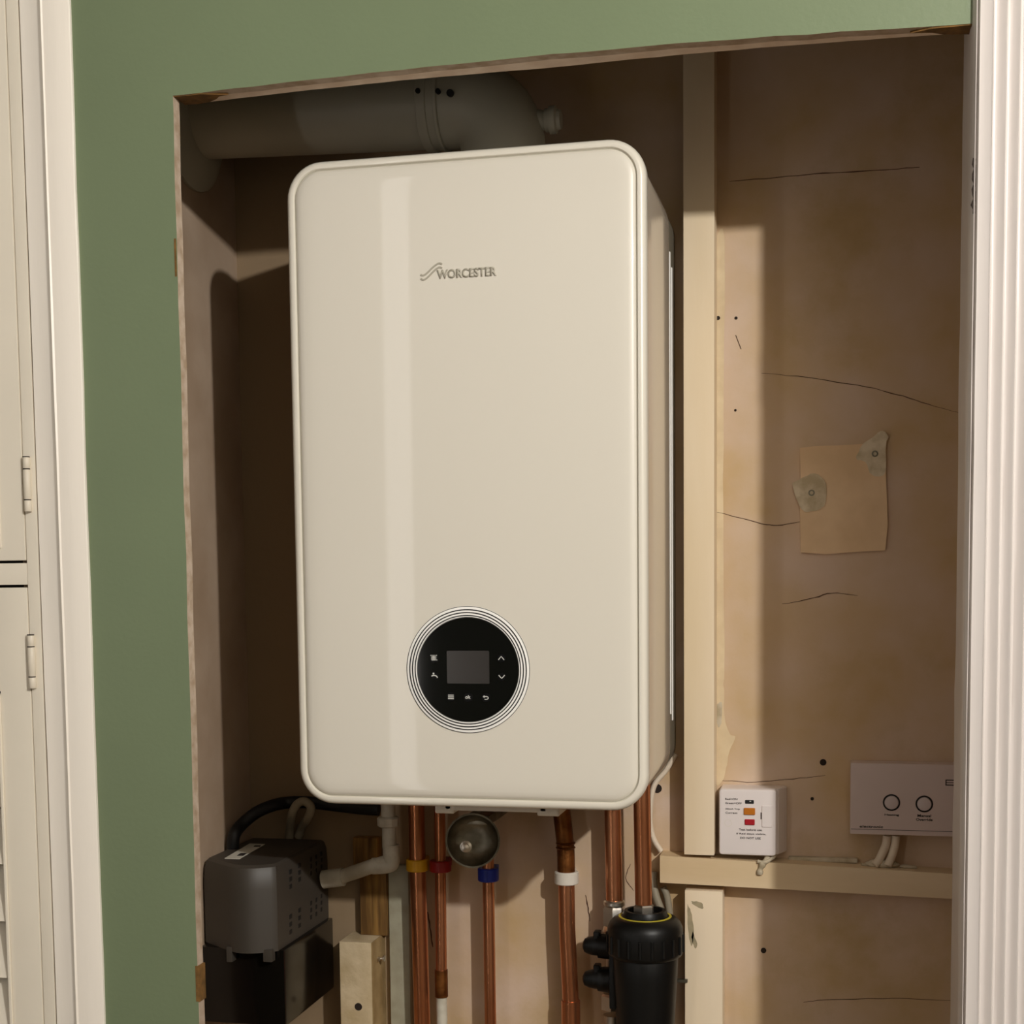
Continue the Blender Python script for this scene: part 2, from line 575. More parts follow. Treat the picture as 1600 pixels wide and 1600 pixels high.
crack([(1140, 283), (1230, 276), (1300, 270), (1380, 265), (1437, 261)], .0013)
crack([(1190, 583), (1260, 590), (1340, 602), (1400, 616), (1450, 632), (1497, 645)], .0010)
crack([(1120, 800), (1182, 816), (1215, 821), (1250, 815)], .0011)
crack([(1222, 944), (1265, 936), (1300, 927), (1340, 930)], .0012)
crack([(1120, 1219), (1180, 1222), (1240, 1217), (1290, 1211)], .0009)
crack([(1255, 1566), (1300, 1562), (1400, 1560), (1497, 1564)], .0010)
crack([(1150, 523), (1158, 545)], .0012)
crack([(668, 1425), (672, 1450), (676, 1480)], .0025)
crack([(985, 1350), (978, 1372), (990, 1392)], .0012)
crack([(915, 1398), (918, 1415), (922, 1440)], .0016)
for px, py, r in ((1286, 1191, .0042), (1269, 1248, .0022), (1193, 1485, .0036), (1122, 497, .0026), (1150, 497, .002), (1149, 641, .0016), (1027, 1232, .006)):
    p = at(px, py, Y=YB)
    b = nb(); disc(b, p.x, p.z, r, YB - .0006, YB + .004, 14)
    obj('screw_hole', b, M['gap'], wb, 0)

def blob(name, pts, y, thick, m, parent, props=None):
    b = nb()
    P = [at(px, py, Y=y) for px, py in pts]
    S = spline([(p.x, 0, p.z) for p in P + [P[0]]], 4)[:-1]
    prism_y(b, [(s.x + random.uniform(-.0005, .0005), s.z + random.uniform(-.0005, .0005)) for s in S], y - thick, y + .001)
    return obj(name, b, m, parent, 0, props)

# peeled cream paint on the plaster beside the stud
cream = mat('peeled_cream_paint', (222, 202, 166), .7, second=(210, 188, 152), nscale=40)
blob('paint_residue', [(1117, 1070), (1130, 1068), (1132, 1120), (1140, 1146), (1149, 1152), (1140, 1172), (1136, 1195), (1130, 1218), (1120, 1226), (1117, 1200)], YB, .0005, cream, wb)
blob('paint_residue', [(1117, 372), (1132, 372), (1131, 600), (1130, 800), (1131, 1060), (1118, 1060), (1117, 800)], YB, .0003, cream, wb)
blob('paint_residue', [(1121, 1100), (1128, 1098), (1127, 1130), (1121, 1134)], YB, .0009, M['filler'], wb)
# squarish tan board patch with tape and two screw heads
t = thing('wall_patch', 'squarish tan board patch screwed and taped to the plaster right of the stud', 'patch', at(1318, 864, Y=YB))
P = [at(px, py, Y=YB - .003) for px, py in ((1250, 700), (1275, 697), (1310, 696), (1345, 694), (1383, 694), (1384, 740), (1386, 790), (1387, 820), (1383, 860), (1340, 862), (1290, 866), (1251, 863), (1250, 800), (1251, 750))]
b = nb(); prism_y(b, [(p.x, p.z) for p in P], YB - .004, YB + .0)
obj('board', b, M['patch'], t, 0)
blob('tape', [(1347, 695), (1362, 684), (1378, 673), (1388, 682), (1384, 694), (1383, 740), (1362, 742), (1352, 722), (1338, 716)], YB - .0042, .0008, M['tape'], t)
blob('tape', [(1238, 754), (1258, 745), (1274, 740), (1290, 756), (1288, 790), (1262, 800), (1250, 792), (1242, 772)], YB - .0042, .0008, M['tape'], t)
for px, py in ((1367, 709), (1268, 770)):
    p = at(px, py, Y=YB - .005)
    b = nb(); annulus(b, p.x, p.z, .0022, .0040, YB - .0060, YB - .004, 20)
    obj('screw_head', b, M['steel'], t, 0)

# ------------------------------------------------------------------ timbers on the back wall
p = [at(1068, 700, Y=.27).x, at(1116, 700, Y=.27).x]
zb = at(1092, 1336, Y=.27).z
b = nb(); box(b, p[0], p[1], .270, YB, zb, CZ, .0012)
tag(obj('timber_batten', b, M['timber']), 'tall cream painted upright timber fixed to the wall right of the boiler', 'batten')
# horizontal batten, falls slightly to the right
A, Bp = at(1031, 1337, Y=.274), at(1497, 1366, Y=.274)
C0, D0 = at(1031, 1379, Y=.274), at(1497, 1405, Y=.274)
def ext(a, c, x):
    return a.z + (c.z - a.z) * (x - a.x) / (c.x - a.x)
zt0, zt1 = ext(A, Bp, A.x), ext(A, Bp, XR - .001)
zb0, zb1 = ext(C0, D0, A.x), ext(C0, D0, XR - .001)
b = nb(); prism_y(b, [(A.x, zb0), (XR - .001, zb1), (XR - .001, zt1), (A.x, zt0)], .274, YB)
hb = tag(obj('timber_batten', b, M['timber_h'], smooth=0), 'horizontal cream timber batten below the white spur box, sloping slightly to the right', 'batten')
def batten_top(x):
    return zt0 + (zt1 - zt0) * (x - A.x) / (XR - .001 - A.x)
q = [at(1070, 1450, Y=.276).x, at(1129, 1450, Y=.276).x]
zt = at(1100, 1392, Y=.276).z
b = nb(); box(b, q[0], q[1], .276, YB, FZ, zt, .0012)
lb = tag(obj('timber_batten', b, M['timber']), 'lower upright painted timber with grey smears beside the black filter', 'batten')
smear = mat('grey_smear', (150, 140, 112), .7, second=(176, 160, 128), nscale=60)
for pts in ([(1074, 1412), (1081, 1430), (1084, 1462), (1080, 1478), (1075, 1450)], [(1080, 1408), (1096, 1410), (1098, 1420), (1084, 1414)], [(1082, 1455), (1089, 1474), (1086, 1482), (1081, 1468)]):
    blob('grey_smear', pts, .2761, .0003, smear, lb)
p = at(1075, 1531, Y=.276)
b = nb(); box(b, .405, q[0] + .004, .268, .274, p.z - .002, p.z + .002, .0006)
obj('screw', b, M['steel'], lb)

# left painted block with hole and screw
Yk = .252
p0, p1 = at(530, 1471, Y=Yk), at(581, 1472, Y=Yk)
b = nb()
box(b, p0.x, p1.x, Yk, YB, FZ, p0.z, .0012)
for f in b.faces:
    if f.normal.x > .7 or f.calc_center_median().x > p1.x - .0015:
        f.material_index = 1
blk = tag(obj('timber_block', b, [M['block'], M['block_side']]), 'short thick cream timber block end with a drilled hole, right of the grey pump', 'block')
h = at(560, 1573, Y=Yk)
b = nb(); disc(b, h.x, h.z, .0052, Yk - .0005, Yk + .004, 24)
obj('drilled_hole', b, M['gap'], blk, 0)
s = at(590, 1497, X=p1.x)
b = nb()
cyl(b, (p1.x - .002, s.y, s.z), (p1.x + .008, s.y, s.z), .0022, n=12)
cyl(b, (p1.x + .008, s.y, s.z), (p1.x + .010, s.y, s.z), .0042, n=16)
cyl(b, (p1.x + .004, s.y - .008, s.z - .002), (p1.x + .004, s.y, s.z), .0008, .0016, n=8)
obj('screw', b, M['chrome'], blk)
# raw wood upright behind
a0, a1 = at(563, 1420, Y=.292).x, at(605, 1420, Y=.292).x
b = nb()
box(b, a0, a1 - .001, .292, YB, p0.z + .0003, at(580, 1352, Y=.292).z, .001)
box(b, a0 - .009, a1 - .012, .2915, YB, at(560, 1352, Y=.298).z, at(570, 1308, Y=.298).z, .002)
tag(obj('raw_timber', b, M['raw_wood']), 'rough unpainted brown timber behind the white waste pipe', 'timber')
a0, a1 = at(609, 1500, Y=.298).x, at(640, 1500, Y=.298).x
b = nb(); box(b, a0, a1, .298, YB, FZ, at(620, 1352, Y=.298).z, .0015)
tag(obj('timber_strip', b, M['grey_paint']), 'narrow grey painted strip up the wall left of the yellow collared pipe', 'strip')

# ------------------------------------------------------------------ boiler
BW, BH, BR = .406, .724, .041
boiler = thing('boiler', 'large white wall hung gas boiler with a round black control panel', 'boiler', (BW / 2, .15, 0))
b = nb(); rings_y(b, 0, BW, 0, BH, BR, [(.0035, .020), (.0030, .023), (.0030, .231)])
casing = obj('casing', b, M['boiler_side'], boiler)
b = nb(); rings_y(b, 0, BW, 0, BH, BR, [(.0045, .231), (.0045, .3095)])
rear = obj('rear_frame', b, M['boiler_rear'], boiler, props={'label': 'grey rear frame with two pale slots'})
for yy, z0, z1 in ((.252, .085, .655), (.272, .075, .64)):
    b = nb(); box(b, BW - .0050, BW - .0034, yy - .0035, yy + .0035, z0, z1, .0004)
    obj('slot_rib', b, M['ring_white'], rear)
b = nb()
rings_y(b, 0, BW, 0, BH, BR, [(.0105, .0060), (.0098, .0012), (.0088, .0000), (.0060, -.0004), (.0030, .0008), (.0009, .0035), (0, .008), (0, .0165), (.001, .0185), (.003, .0195)], cap0=True)
obj('front_bezel', b, M['bezel'], boiler)
b = nb()
rings_y(b, .0108, BW - .0108, .0108, BH - .0108, BR - .0108, [(.028, -.0016), (.018, -.00155), (.009, -.0012), (.004, -.0004), (.0012, .0010), (0, .0030), (0, .0055)], n=14)
fp = obj('front_panel', b, M['boiler'], boiler)
b = nb()
rings_y(b, .0101, BW - .0101, .0101, BH - .0101, BR - .0101, [(0, .0022), (0, .0062)])
obj('panel_groove', b, M['groove'], boiler)

# control panel
pc = at(731, 1046.5, Y=-.0016)
ox, oz = pc.x, pc.z
cp = nb(); disc(cp, ox, oz, .0590, -.0022, .0020, 96)
# white dish ring with black ring lines
b = nb()
lathe(b, (ox, -.0016, oz), (0, -1, 0), [(0, .0712), (.0006, .0708), (.0010, .0690), (.0014, .0640), (.0018, .0605), (.0020, .0594), (.0004, .0588)], 128)
ctl = obj('control_panel', b, M['ring_white'], boiler)
for r0, r1, y in ((.0705, .0711, -.0024), (.0666, .0678, -.0031), (.0634, .0646, -.0034), (.0602, .0614, -.0036)):
    b = nb(); annulus(b, ox, oz, r0, r1, y, -.0010, 128)
    obj('ring_line', b, M['ring_black'], ctl)
cp.free()
b = nb(); lathe(b, (ox, -.0036, oz), (0, 1, 0), [(0, .0582), (.0002, .0584), (.0012, .0586)], 128)
obj('glass', b, M['black_glass'], ctl)
YG = -.0036
PXM = 1410.0
def cpt(cx, cz):        # from the close view of the dial: 6.154 px per photo px, centre (806,778)
    return ox + (cx - 806) / 6.154 / (PXM * .985), oz - (cz - 778) / 6.154 / (PXM * 1.02)
xa, za = cpt(602, 915); xb, zb_ = cpt(1022, 588)
b = nb(); rings_y(b, xa, xb, za, zb_, .001, [(.0002, YG - .0003), (0, YG), (0, YG + .0004)])
obj('display', b, M['display'], ctl)
def cbutton(cx, cz, r=.0046):
    x, z = cpt(cx, cz)
    b = nb(); disc(b, x, z, r, YG - .0004, YG + .0004, 32, .0002)
    return obj('button', b, M['button_black'], ctl)
def R(btn, pls, w=.0009):
    b = nb()
    for pl in pls:
        ribbon(b, [cpt(*q) for q in pl], w, YG - .0007, YG - .0003)
    return obj('icon', b, M['icon'], btn, 0)
bt = cbutton(478, 668)
R(bt, [[(450, y), (500, y)] for y in (636, 646, 656, 666, 676)], .00085)
R(bt, [[(442, 634), (508, 634)], [(455, 634), (458, 680)], [(492, 634), (496, 682)], [(455, 682), (510, 680)]], .0008)
bt = cbutton(480, 838)
x, z = cpt(470, 816)
b = nb(); disc(b, x, z, .0011, YG - .0007, YG - .0003, 16)
obj('icon', b, M['icon'], bt, 0)
R(bt, [[(450, 842), (462, 836), (480, 834), (495, 838), (504, 846), (509, 858)]], .0011)
bt = cbutton(1140, 662); R(bt, [[(1112, 678), (1126, 660), (1140, 644), (1154, 660), (1168, 678)]], .0009)
bt = cbutton(1143, 846); R(bt, [[(1114, 828), (1128, 846), (1142, 860), (1157, 846), (1172, 828)]], .0009)
bt = cbutton(640, 1048, .0052); R(bt, [[(612, y), (668, y)] for y in (1030, 1047, 1064)], .0010)
bt = cbutton(812, 1052, .0052)
x, z = cpt(808, 1066)
text('lettering', 'ok', x, z, YG - .0007, M['icon'], bt, height=.0042, align='CENTER', bold=.02)
bt = cbutton(985, 1052, .0052); R(bt, [[(960, 1042), (990, 1040), (1006, 1046), (1010, 1056), (1002, 1066), (985, 1070), (972, 1068)], [(972, 1032), (958, 1042), (972, 1052)]], .0009)

# logo: two parallel waves and the name
def lpt(cx, cz):
    p = at(640 + cx / 10, 380 + cz / 10, Y=-.0017)
    return (p.x, p.z)
b = nb()
for dz in (0, 62):
    S = spline([(c[0], 0, c[1] + dz) for c in ((175, 492), (205, 505), (240, 494), (290, 452), (350, 392), (400, 348), (440, 322), (480, 314), (508, 330))], 4)
    if dz:
        S = spline([(c[0], 0, c[1]) for c in ((178, 552), (210, 572), (248, 562), (300, 518), (360, 456), (415, 405), (450, 384), (480, 376), (508, 390))], 4)
    ribbon(b, [lpt(s.x, s.z) for s in S], .0017, -.0026, -.0012)
obj('logo', b, M['logo'], fp, 0)
q0, q1 = lpt(430, 562), lpt(1358, 516)
text('lettering', 'WORCESTER', q0[0], q0[1], -.0026, M['logo'], fp, width=q1[0] - q0[0], height=.0098, bold=.025, depth=.001,
     rot=0.0)
# tray and fixing lugs under the casing
b = nb()
xa, xb = at(690, 1265, Y=.02).x, at(852, 1268, Y=.02).x
box(b, xa, xb, .03, .20, -.0085, .002, .002)
box(b, at(675, 1262, Y=.02).x, xa + .012, .03, .18, -.0125, .002, .0045, 4)
box(b, xb - .012, xb + .014, .03, .18, -.0125, .002, .0045, 4)
obj('drip_tray', b, M['white_plastic'], boiler)

# ------------------------------------------------------------------ flue
YF = .175
zc = at(400, 241, Y=YF).z + .050
flue = thing('flue', 'horizontal white flue pipe with elbow above the boiler', 'flue', (at(780, 200, Y=YF).x, YF, BH))
xe = at(668, 200, Y=YF).x
xr_ = at(843, 215, Y=YF - .03).x
rad = .050
TILT = -.034
def fz(x):          # the flue falls gently towards the boiler
    return zc + .001 + (x - XL) * TILT
fax = Vector((1, 0, TILT)).normalized()
b = nb(); cyl(b, (XL + .001, YF, fz(XL)), (xe + .01, YF, fz(xe + .01)), rad, n=64)
obj('pipe', b, M['flue'], flue)
b = nb()
lathe(b, (xe - .001, YF, fz(xe)), fax, [(0, rad + .0005), (.001, rad + .003), (.012, rad + .0035), (.013, rad + .0015), (.022, rad + .0015), (.023, rad + .004), (.026, rad + .004), (.027, rad + .001)], 64)
obj('joint_collar', b, M['flue'], flue)
xv = xr_ - rad - .001
b = nb()
rb = .054
path = [Vector((xe + .024, YF, fz(xe + .024))), Vector((xv - rb - .004, YF, fz(xv - rb)))]
zq = fz(xv - rb)
for k in range(13):
    a = PI / 2 * k / 12
    path.append(Vector((xv - rb + rb * math.sin(a), YF, zq - rb + rb * math.cos(a))))
path.append(Vector((xv, YF, BH - .0015)))
tube(b, path, rad + .001, 64)
obj('elbow', b, M['flue'], flue)
b = nb(); lathe(b, (xv, YF, BH - .0025), (0, 0, 1), [(0, rad + .010), (.006, rad + .010), (.008, rad + .006), (.012, rad + .004)], 64)
obj('base_collar', b, M['flue'], flue)
pp = at(856, 188, Y=YF)
b = nb()
lathe(b, (xr_ - .016, YF, pp.z), (1, 0, 0), [(0, .016), (.017, .011), (.0175, .0135), (.022, .0135), (.0225, .016), (.030, .016), (.032, .012), (.036, .011)], 32)
obj('test_plug', b, M['flue'], flue)
for px, py, r in ((707, 149, .0042), (688, 147, .003), (657, 147, .003)):
    c = at(px, py, Y=YF - .043)
    d = Vector((0, c.y - YF, c.z - fz(c.x))).normalized()
    base = Vector((c.x, YF, fz(c.x))) + d * (rad + .0005)
    b = nb(); cyl(b, base, base + d * .005, r, n=16)
    obj('test_port', b, M['black_hole'], flue)
b = nb(); lathe(b, (XL + .0005, YF, zc), (1, 0, 0), [(0, .088), (.004, .088), (.010, .078), (.018, .060), (.020, .052)], 64)
obj('wall_collar', b, M['flue'], flue)

# ------------------------------------------------------------------ copper pipes
def collar(t, x, y, zc_, r, h, m, lug=True, nm='collar'):
    b = nb()
    lathe(b, (x, y, zc_ - h / 2), (0, 0, 1), [(0, r - .001), (.0012, r), (h - .0012, r), (h, r - .001)], 40)
    if lug:
        box(b, x - r * .45, x + r * .45, y + r * .5, YB, zc_ - h * .4, zc_ + h * .4, .001)
    return obj(nm, b, m, t)

def pipe_x(px, py, y):
    return at(px, py, Y=y).x

YP = .275
pipes = 'copper pipes below the boiler'
# pipe 1: yellow collar
x1 = pipe_x(652, 1345, YP)
x1b = pipe_x(659, 1560, YP)
t = thing('copper_pipe', 'thick copper pipe with a yellow collar under the boiler', 'pipe', (x1, YP, FZ), pipes)
b = nb(); tube(b, [(x1b, YP, FZ), (x1b, YP, -.34), (x1, YP, -.10), (x1, YP, -.0005)], .011, 32)
obj('pipe', b, M['copper'], t)
z1 = at(652, 1351, Y=YP).z
collar(t, x1, YP, z1, .0150, .016, M['yellow'])
# pipe 2: red collar, white painted lower end
x2 = pipe_x(688, 1345, YP); x2b = pipe_x(690, 1560, YP)
t = thing('copper_pipe', 'thin copper pipe with a red collar', 'pipe', (x2, YP, FZ), pipes)
z2 = at(690, 1556, Y=YP).z
b = nb(); tube(b, [(x2b, YP, z2), (x2, YP, -.10), (x2, YP, -.0005)], .0075, 28)
obj('pipe', b, M['copper'], t)
b = nb(); cyl(b, (x2b, YP, z2 - .001), (x2b, YP, at(690, 1515, Y=YP).z), .0088, n=28)
obj('coupling', b, M['copper_old'], t)
b = nb(); cyl(b, (x2b, YP, FZ), (x2b, YP, z2), .0074, n=28)
obj('painted_end', b, M['pvc'], t, props={'label': 'white painted lower length of the pipe'})
collar(t, x2, YP, z1 - .0005, .0145, .015, M['red'])
# pipe 3: blue collar
x3 = pipe_x(764, 1450, YP)
t = thing('copper_pipe', 'thin copper pipe with a blue collar below the round metal cup', 'pipe', (x3, YP, FZ), pipes)
b = nb(); tube(b, [(x3 + .003, YP, FZ), (x3, YP, -.2), (x3, YP, -.0005)], .0078, 28)
obj('pipe', b, M['copper'], t)
collar(t, x3, YP, at(765, 1366, Y=YP).z, .0140, .0175, M['blue'])
# pipe 4: white clip
x4 = pipe_x(886, 1450, YP)
x4t = pipe_x(875, 1275, YP)
t = thing('copper_pipe', 'copper pipe with tarnished bent top held by a white clip', 'pipe', (x4, YP, FZ), pipes)
zt4 = at(886, 1362, Y=YP).z
zj = at(890, 1565, Y=YP).z
b = nb(); tube(b, [(x4 + .004, YP, zj), (x4, YP, -.20), (x4 - .0005, YP, zt4)], .0108, 32)
obj('pipe', b, M['copper'], t)
b = nb(); tube(b, spline([(x4 - .0005, YP, zt4), (x4 - .001, YP, zt4 + .03), (x4 - .003, YP, zt4 + .052), (x4t, YP, -.03), (x4t - .004, YP, -.0005)], 5), .0116, 32)
for h in (.030, .036):
    lathe(b, (x4 - .001, YP, zt4 + h), (0, 0, 1), [(0, .0114), (.002, .0132), (.004, .0114)], 32)
obj('bent_end', b, M['copper_old'], t)
b = nb(); tube(b, [(x4 + .0045, YP, FZ), (x4 + .004, YP, zj + .002)], .0125, 32)
obj('coupling', b, M['copper'], t)
collar(t, x4 - .0002, YP, at(886, 1371, Y=YP).z, .0158, .0165, M['white_plastic'], nm='clip')
# pipe 5
x5 = pipe_x(957, 1340, YP)
t = thing('copper_pipe', 'plain copper pipe running down to the chrome nut left of the black filter', 'pipe', (x5, YP, FZ), pipes)
z5 = at(962, 1412, Y=YP).z
b = nb(); tube(b, [(x5 + .003, YP, z5 - .045), (x5 + .002, YP, z5), (x5, YP, -.0005)], .0108, 32)
obj('pipe', b, M['copper'], t)
b = nb(); lathe(b, (x5 + .002, YP, z5 - .003), (0, 0, 1), [(0, .0125), (.002, .0140), (.006, .0140), (.008, .012)], 32)
lathe(b, (x5 + .002, YP, z5 - .028), (0, 0, 1), [(0, .0155), (.022, .0155), (.025, .0135)], 6)
lathe(b, (x5 + .002, YP, z5 - .040), (0, 0, 1), [(0, .013), (.004, .0155), (.009, .0145), (.012, .012)], 32)
obj('nut', b, M['chrome'], t)
zz = at(955, 1535, Y=YP).z
b = nb()
lathe(b, (x5 - .001, YP, zz - .01), (0, 0, 1), [(0, .013), (.010, .016), (.022, .017), (.030, .013)], 32)
lathe(b, (x5 - .001, YP, zz - .035), (0, 0, 1), [(0, .0155), (.018, .0155), (.021, .013)], 6)
lathe(b, (x5 - .001, YP, zz - .065), (0, 0, 1), [(0, .012), (.022, .012)], 32)
lathe(b, (x5 - .001, YP, zz - .105), (0, 0, 1), [(0, .0155), (.034, .0155)], 6)
cyl(b, (x5 - .001, YP, FZ), (x5 - .001, YP, zz - .10), .0108)
cyl(b, (x5 - .0005, YP, zz + .015), (x5 + .001, YP, z5 - .035), .0095)
obj('valve_body', b, M['chrome'], t)
# black isolating handles on the valve
for py in (1478, 1530):
    p = at(940, py, Y=YP - .02)
    b = nb()
    cyl(b, (p.x + .012, YP - .02, p.z), (p.x - .004, YP - .02, p.z), .017, .0155, 24)
    lathe(b, (p.x - .004, YP - .02, p.z), (-1, 0, 0), [(0, .013), (.006, .0125), (.012, .0115), (.018, .009), (.0205, .004)], 20)
    box(b, p.x - .010, p.x - .001, YP - .027, YP - .013, p.z + .004, p.z + .020, .003, 3)
    obj('valve_handle', b, M['black_plastic'], t)
# pipe 6 into the filter
YX = .232
x6 = pipe_x(1003, 1340, YX)
t6 = thing('copper_pipe', 'copper pipe dropping into the top of the black filter', 'pipe', (x6, YX, -.2), pipes)
z6 = at(1007, 1422, Y=YX).z
zl = at(1007, 1440, Y=YX - .03).z       # top of the filter's lid
b = nb(); tube(b, [(x6 + .002, YX, zl + .0153), (x6, YX, -.0005)], .0108, 32)
obj('pipe', b, M['copper'], t6)

# ------------------------------------------------------------------ filter
fx = pipe_x(1008, 1480, YX)
zl = at(1007, 1440, Y=YX - .03).z       # top of lid
filt = thing('water_filter', 'black cylindrical magnetic filter with a yellow ring on its lid', 'filter', (fx, YX, zl - .16))
b = nb()
lathe(b, (fx, YX, zl), (0, 0, -1), [(0, .033), (.002, .0395), (.008, .0450), (.014, .0475), (.022, .0478), (.044, .0478), (.048, .0465), (.050, .044)], 72)
for i in range(20):
    a = 2 * PI * i / 20
    c = Vector((fx + .0478 * math.cos(a), YX + .0478 * math.sin(a), 0))
    cyl(b, (c.x, c.y, zl - .044), (c.x, c.y, zl - .022), .0020, n=8)
obj('lid', b, M['black_plastic'], filt)
b = nb()
lathe(b, (fx, YX, zl - .048), (0, 0, -1), [(0, .040), (.004, .0415), (.03, .0405), (.09, .037), (.13, .034), (.14, .028), (.143, .01)], 72)
box(b, fx - .045, fx - .030, YX - .012, YX + .03, zl - .12, zl - .045, .004)
box(b, fx - .02, fx + .02, YX + .02, YB - .0005, zl - .12, zl - .05, .004)
obj('body', b, M['black_plastic'], filt)
b = nb(); lathe(b, (fx, YX, zl - .0012), (0, 0, 1), [(0, .0335), (.0018, .0335), (.0018, .0305), (0, .0305)], 72, cap=False)
obj('yellow_ring', b, M['yellow_green'], filt)
b = nb()
lathe(b, (fx, YX, zl - .002), (0, 0, 1), [(0, .0285), (.005, .0285), (.010, .026), (.010, .022), (.003, .021)], 64)
obj('cap', b, M['black_plastic'], filt)
b = nb()
lathe(b, (x6 + .002, YX, zl + .001), (0, 0, 1), [(0, .010), (.003, .0135), (.012, .0135), (.014, .0118)], 6)
obj('nut', b, M['chrome'], filt)

# ------------------------------------------------------------------ round metal cup
YC = .185
p = at(739, 1313, Y=YC)
cup = thing('metal_cup', 'round dull metal cup with a screw in it hanging under the boiler', 'cup', (p.x, YC, p.z - .034))
rc = .0345
b = nb()
ax = Vector((.18, -1, .10)).normalized()
cc = Vector((p.x, YC, p.z))
lathe(b, cc, ax, [(-.022, .012), (-.021, rc * .6), (-.014, rc * .9), (-.002, rc * .97), (.0025, rc), (.0045, rc), (.0045, rc - .0022), (0, rc - .0035), (-.004, rc - .007), (-.010, rc * .62), (-.012, rc * .3), (-.012, .001)], 56)
obj('dish', b, M['steel'], cup)
b = nb()
o_ = cc + Vector((-.010, 0, -.009))
lathe(b, o_ - ax * .010, ax, [(0, .0075), (.004, .0075), (.005, .004), (.012, .004), (.0125, .0052), (.017, .0052), (.018, .003)], 20)
obj('screw', b, M['chrome'], cup)
b = nb()
cyl(b, cc - ax * .018, (cc.x + .004, YP - .012, cc.z), .008)
box(b, cc.x - .012, cc.x + .02, YC + .01, YB - .0005, cc.z + .018, cc.z + .03, .002)
obj('bracket', b, M['steel'], cup)

# ------------------------------------------------------------------ condensate waste pipe
YD = .262
def wp(px, py, y=YD):
    return at(px, py, Y=y)
vx = wp(607, 1300).x
waste = thing('waste_pipe', 'white plastic waste pipe with nut and elbow running left to the grey pump', 'pipe', (vx, YD, wp(607, 1372).z))
zel = wp(611, 1345).z
b = nb()
cyl(b, (vx, YD, -.0005), (vx, YD, wp(607, 1278).z), .0095)
cyl(b, (vx + .001, YD, wp(607, 1288).z), (vx + .001, YD, wp(607, 1325).z), .0095)
pend = wp(530, 1371, .268)
tube(b, [(wp(611, 1345).x, YD, zel), (wp(580, 1354).x, YD, wp(580, 1354).z), tuple(pend)], .0098, 28)
obj('pipe', b, M['pvc'], waste)
b = nb(); lathe(b, (vx, YD, wp(607, 1292).z), (0, 0, 1), [(0, .012), (.002, .0145), (.012, .0148), (.014, .013)], 10)
obj('nut', b, M['pvc'], waste)
b = nb()
ex = wp(611, 1340).x
tube(b, spline([(ex, YD, wp(607, 1320).z), (ex + .0005, YD, zel + .003), (ex - .0005, YD, zel - .0035), (ex - .009, YD, zel - .0065), (ex - .026, YD, zel - .008)], 5), [.0112] * 21, 28)
obj('elbow', b, M['pvc'], waste)
b = nb(); cyl(b, pend + Vector((.006, 0, .001)), tuple(wp(505, 1374, .268)), .0125, n=28)
obj('socket', b, M['pvc'], waste)

# ------------------------------------------------------------------ condensate pump
XPR = at(512, 1400, Y=.300).x            # right face
YPF = at(432, 1450, X=XPR).y             # front edge of the right face
ztop = at(505, 1314, X=XPR).z
zbot = at(433, 1487, X=XPR).z
pump = thing('condensate_pump', 'grey plastic pump with vent slots on a black tank, in the lower left corner', 'pump', ((XPR + XL) / 2, .2, zbot - .16))
b = nb()
XPL = XL + .004
yf = YPF
poly = [(XPR, .302), (XPR, yf + .004), (XPR - .003, yf)]
xm = at(352, 1400, Y=yf - .012).x
for i in range(9):
    u = i / 8
    poly.append((XPR - .006 + (xm - XPR + .006) * u, yf - .002 - .014 * math.sin(PI * u * .9)))
poly += [(XPL, yf + .03), (XPL, .302)]
# tapered cover: narrower at the top, sloping shoulder
cxm, cym = (XPR + XPL) / 2, .22
def ring(zv, s, dz=0):
    out = []
    for x, y in poly:
        out.append(b.verts.new((cxm + (x - cxm) * s, cym + (y - cym) * s, zv + dz)))
    return out
rs = [ring(zbot, 1.0), ring(ztop - .030, 1.0), ring(ztop - .012, .985), ring(ztop - .003, .95), ring(ztop, .90)]
# shoulder slopes: raise back of the lid
for a_, c_ in zip(rs, rs[1:]):
    for i in range(len(a_)):
        b.faces.new((a_[i], a_[(i + 1) % len(a_)], c_[(i + 1) % len(a_)], c_[i]))
b.faces.new(rs[0][::-1]); b.faces.new(rs[-1])
cover = obj('cover', b, M['grey_plastic'], pump, 25)
# vent slots on the right face: two banks
def slot(px, py, w, h):
    c = at(px, py, X=XPR)
    bb = nb()
    box(bb, XPR - .004, XPR + .0006, c.y - w / 2, c.y + w / 2, c.z - h / 2, c.z + h / 2, .0008)
    return bb
i = 0
for px, py0, dy in ((454, 1362, 11.5), (468, 1352, 11), (486, 1343, 10.5), (494, 1339, 10.3), (502, 1334, 10)):
    for k in range(3):
        if px == 454 and k == 2 and False: continue
        obj('vent_slot', slot(px, py0 + k * dy, .009 if px < 470 else .006, .0058), M['grey_dark'], cover)
for px, py0, dy in ((454, 1432, 12), (468, 1422, 12), (486, 1411, 11), (494, 1406, 11), (502, 1400, 10.5)):
    for k in range(3):
        obj('vent_slot', slot(px, py0 + k * dy, .009 if px < 470 else .006, .0058), M['grey_dark'], cover)
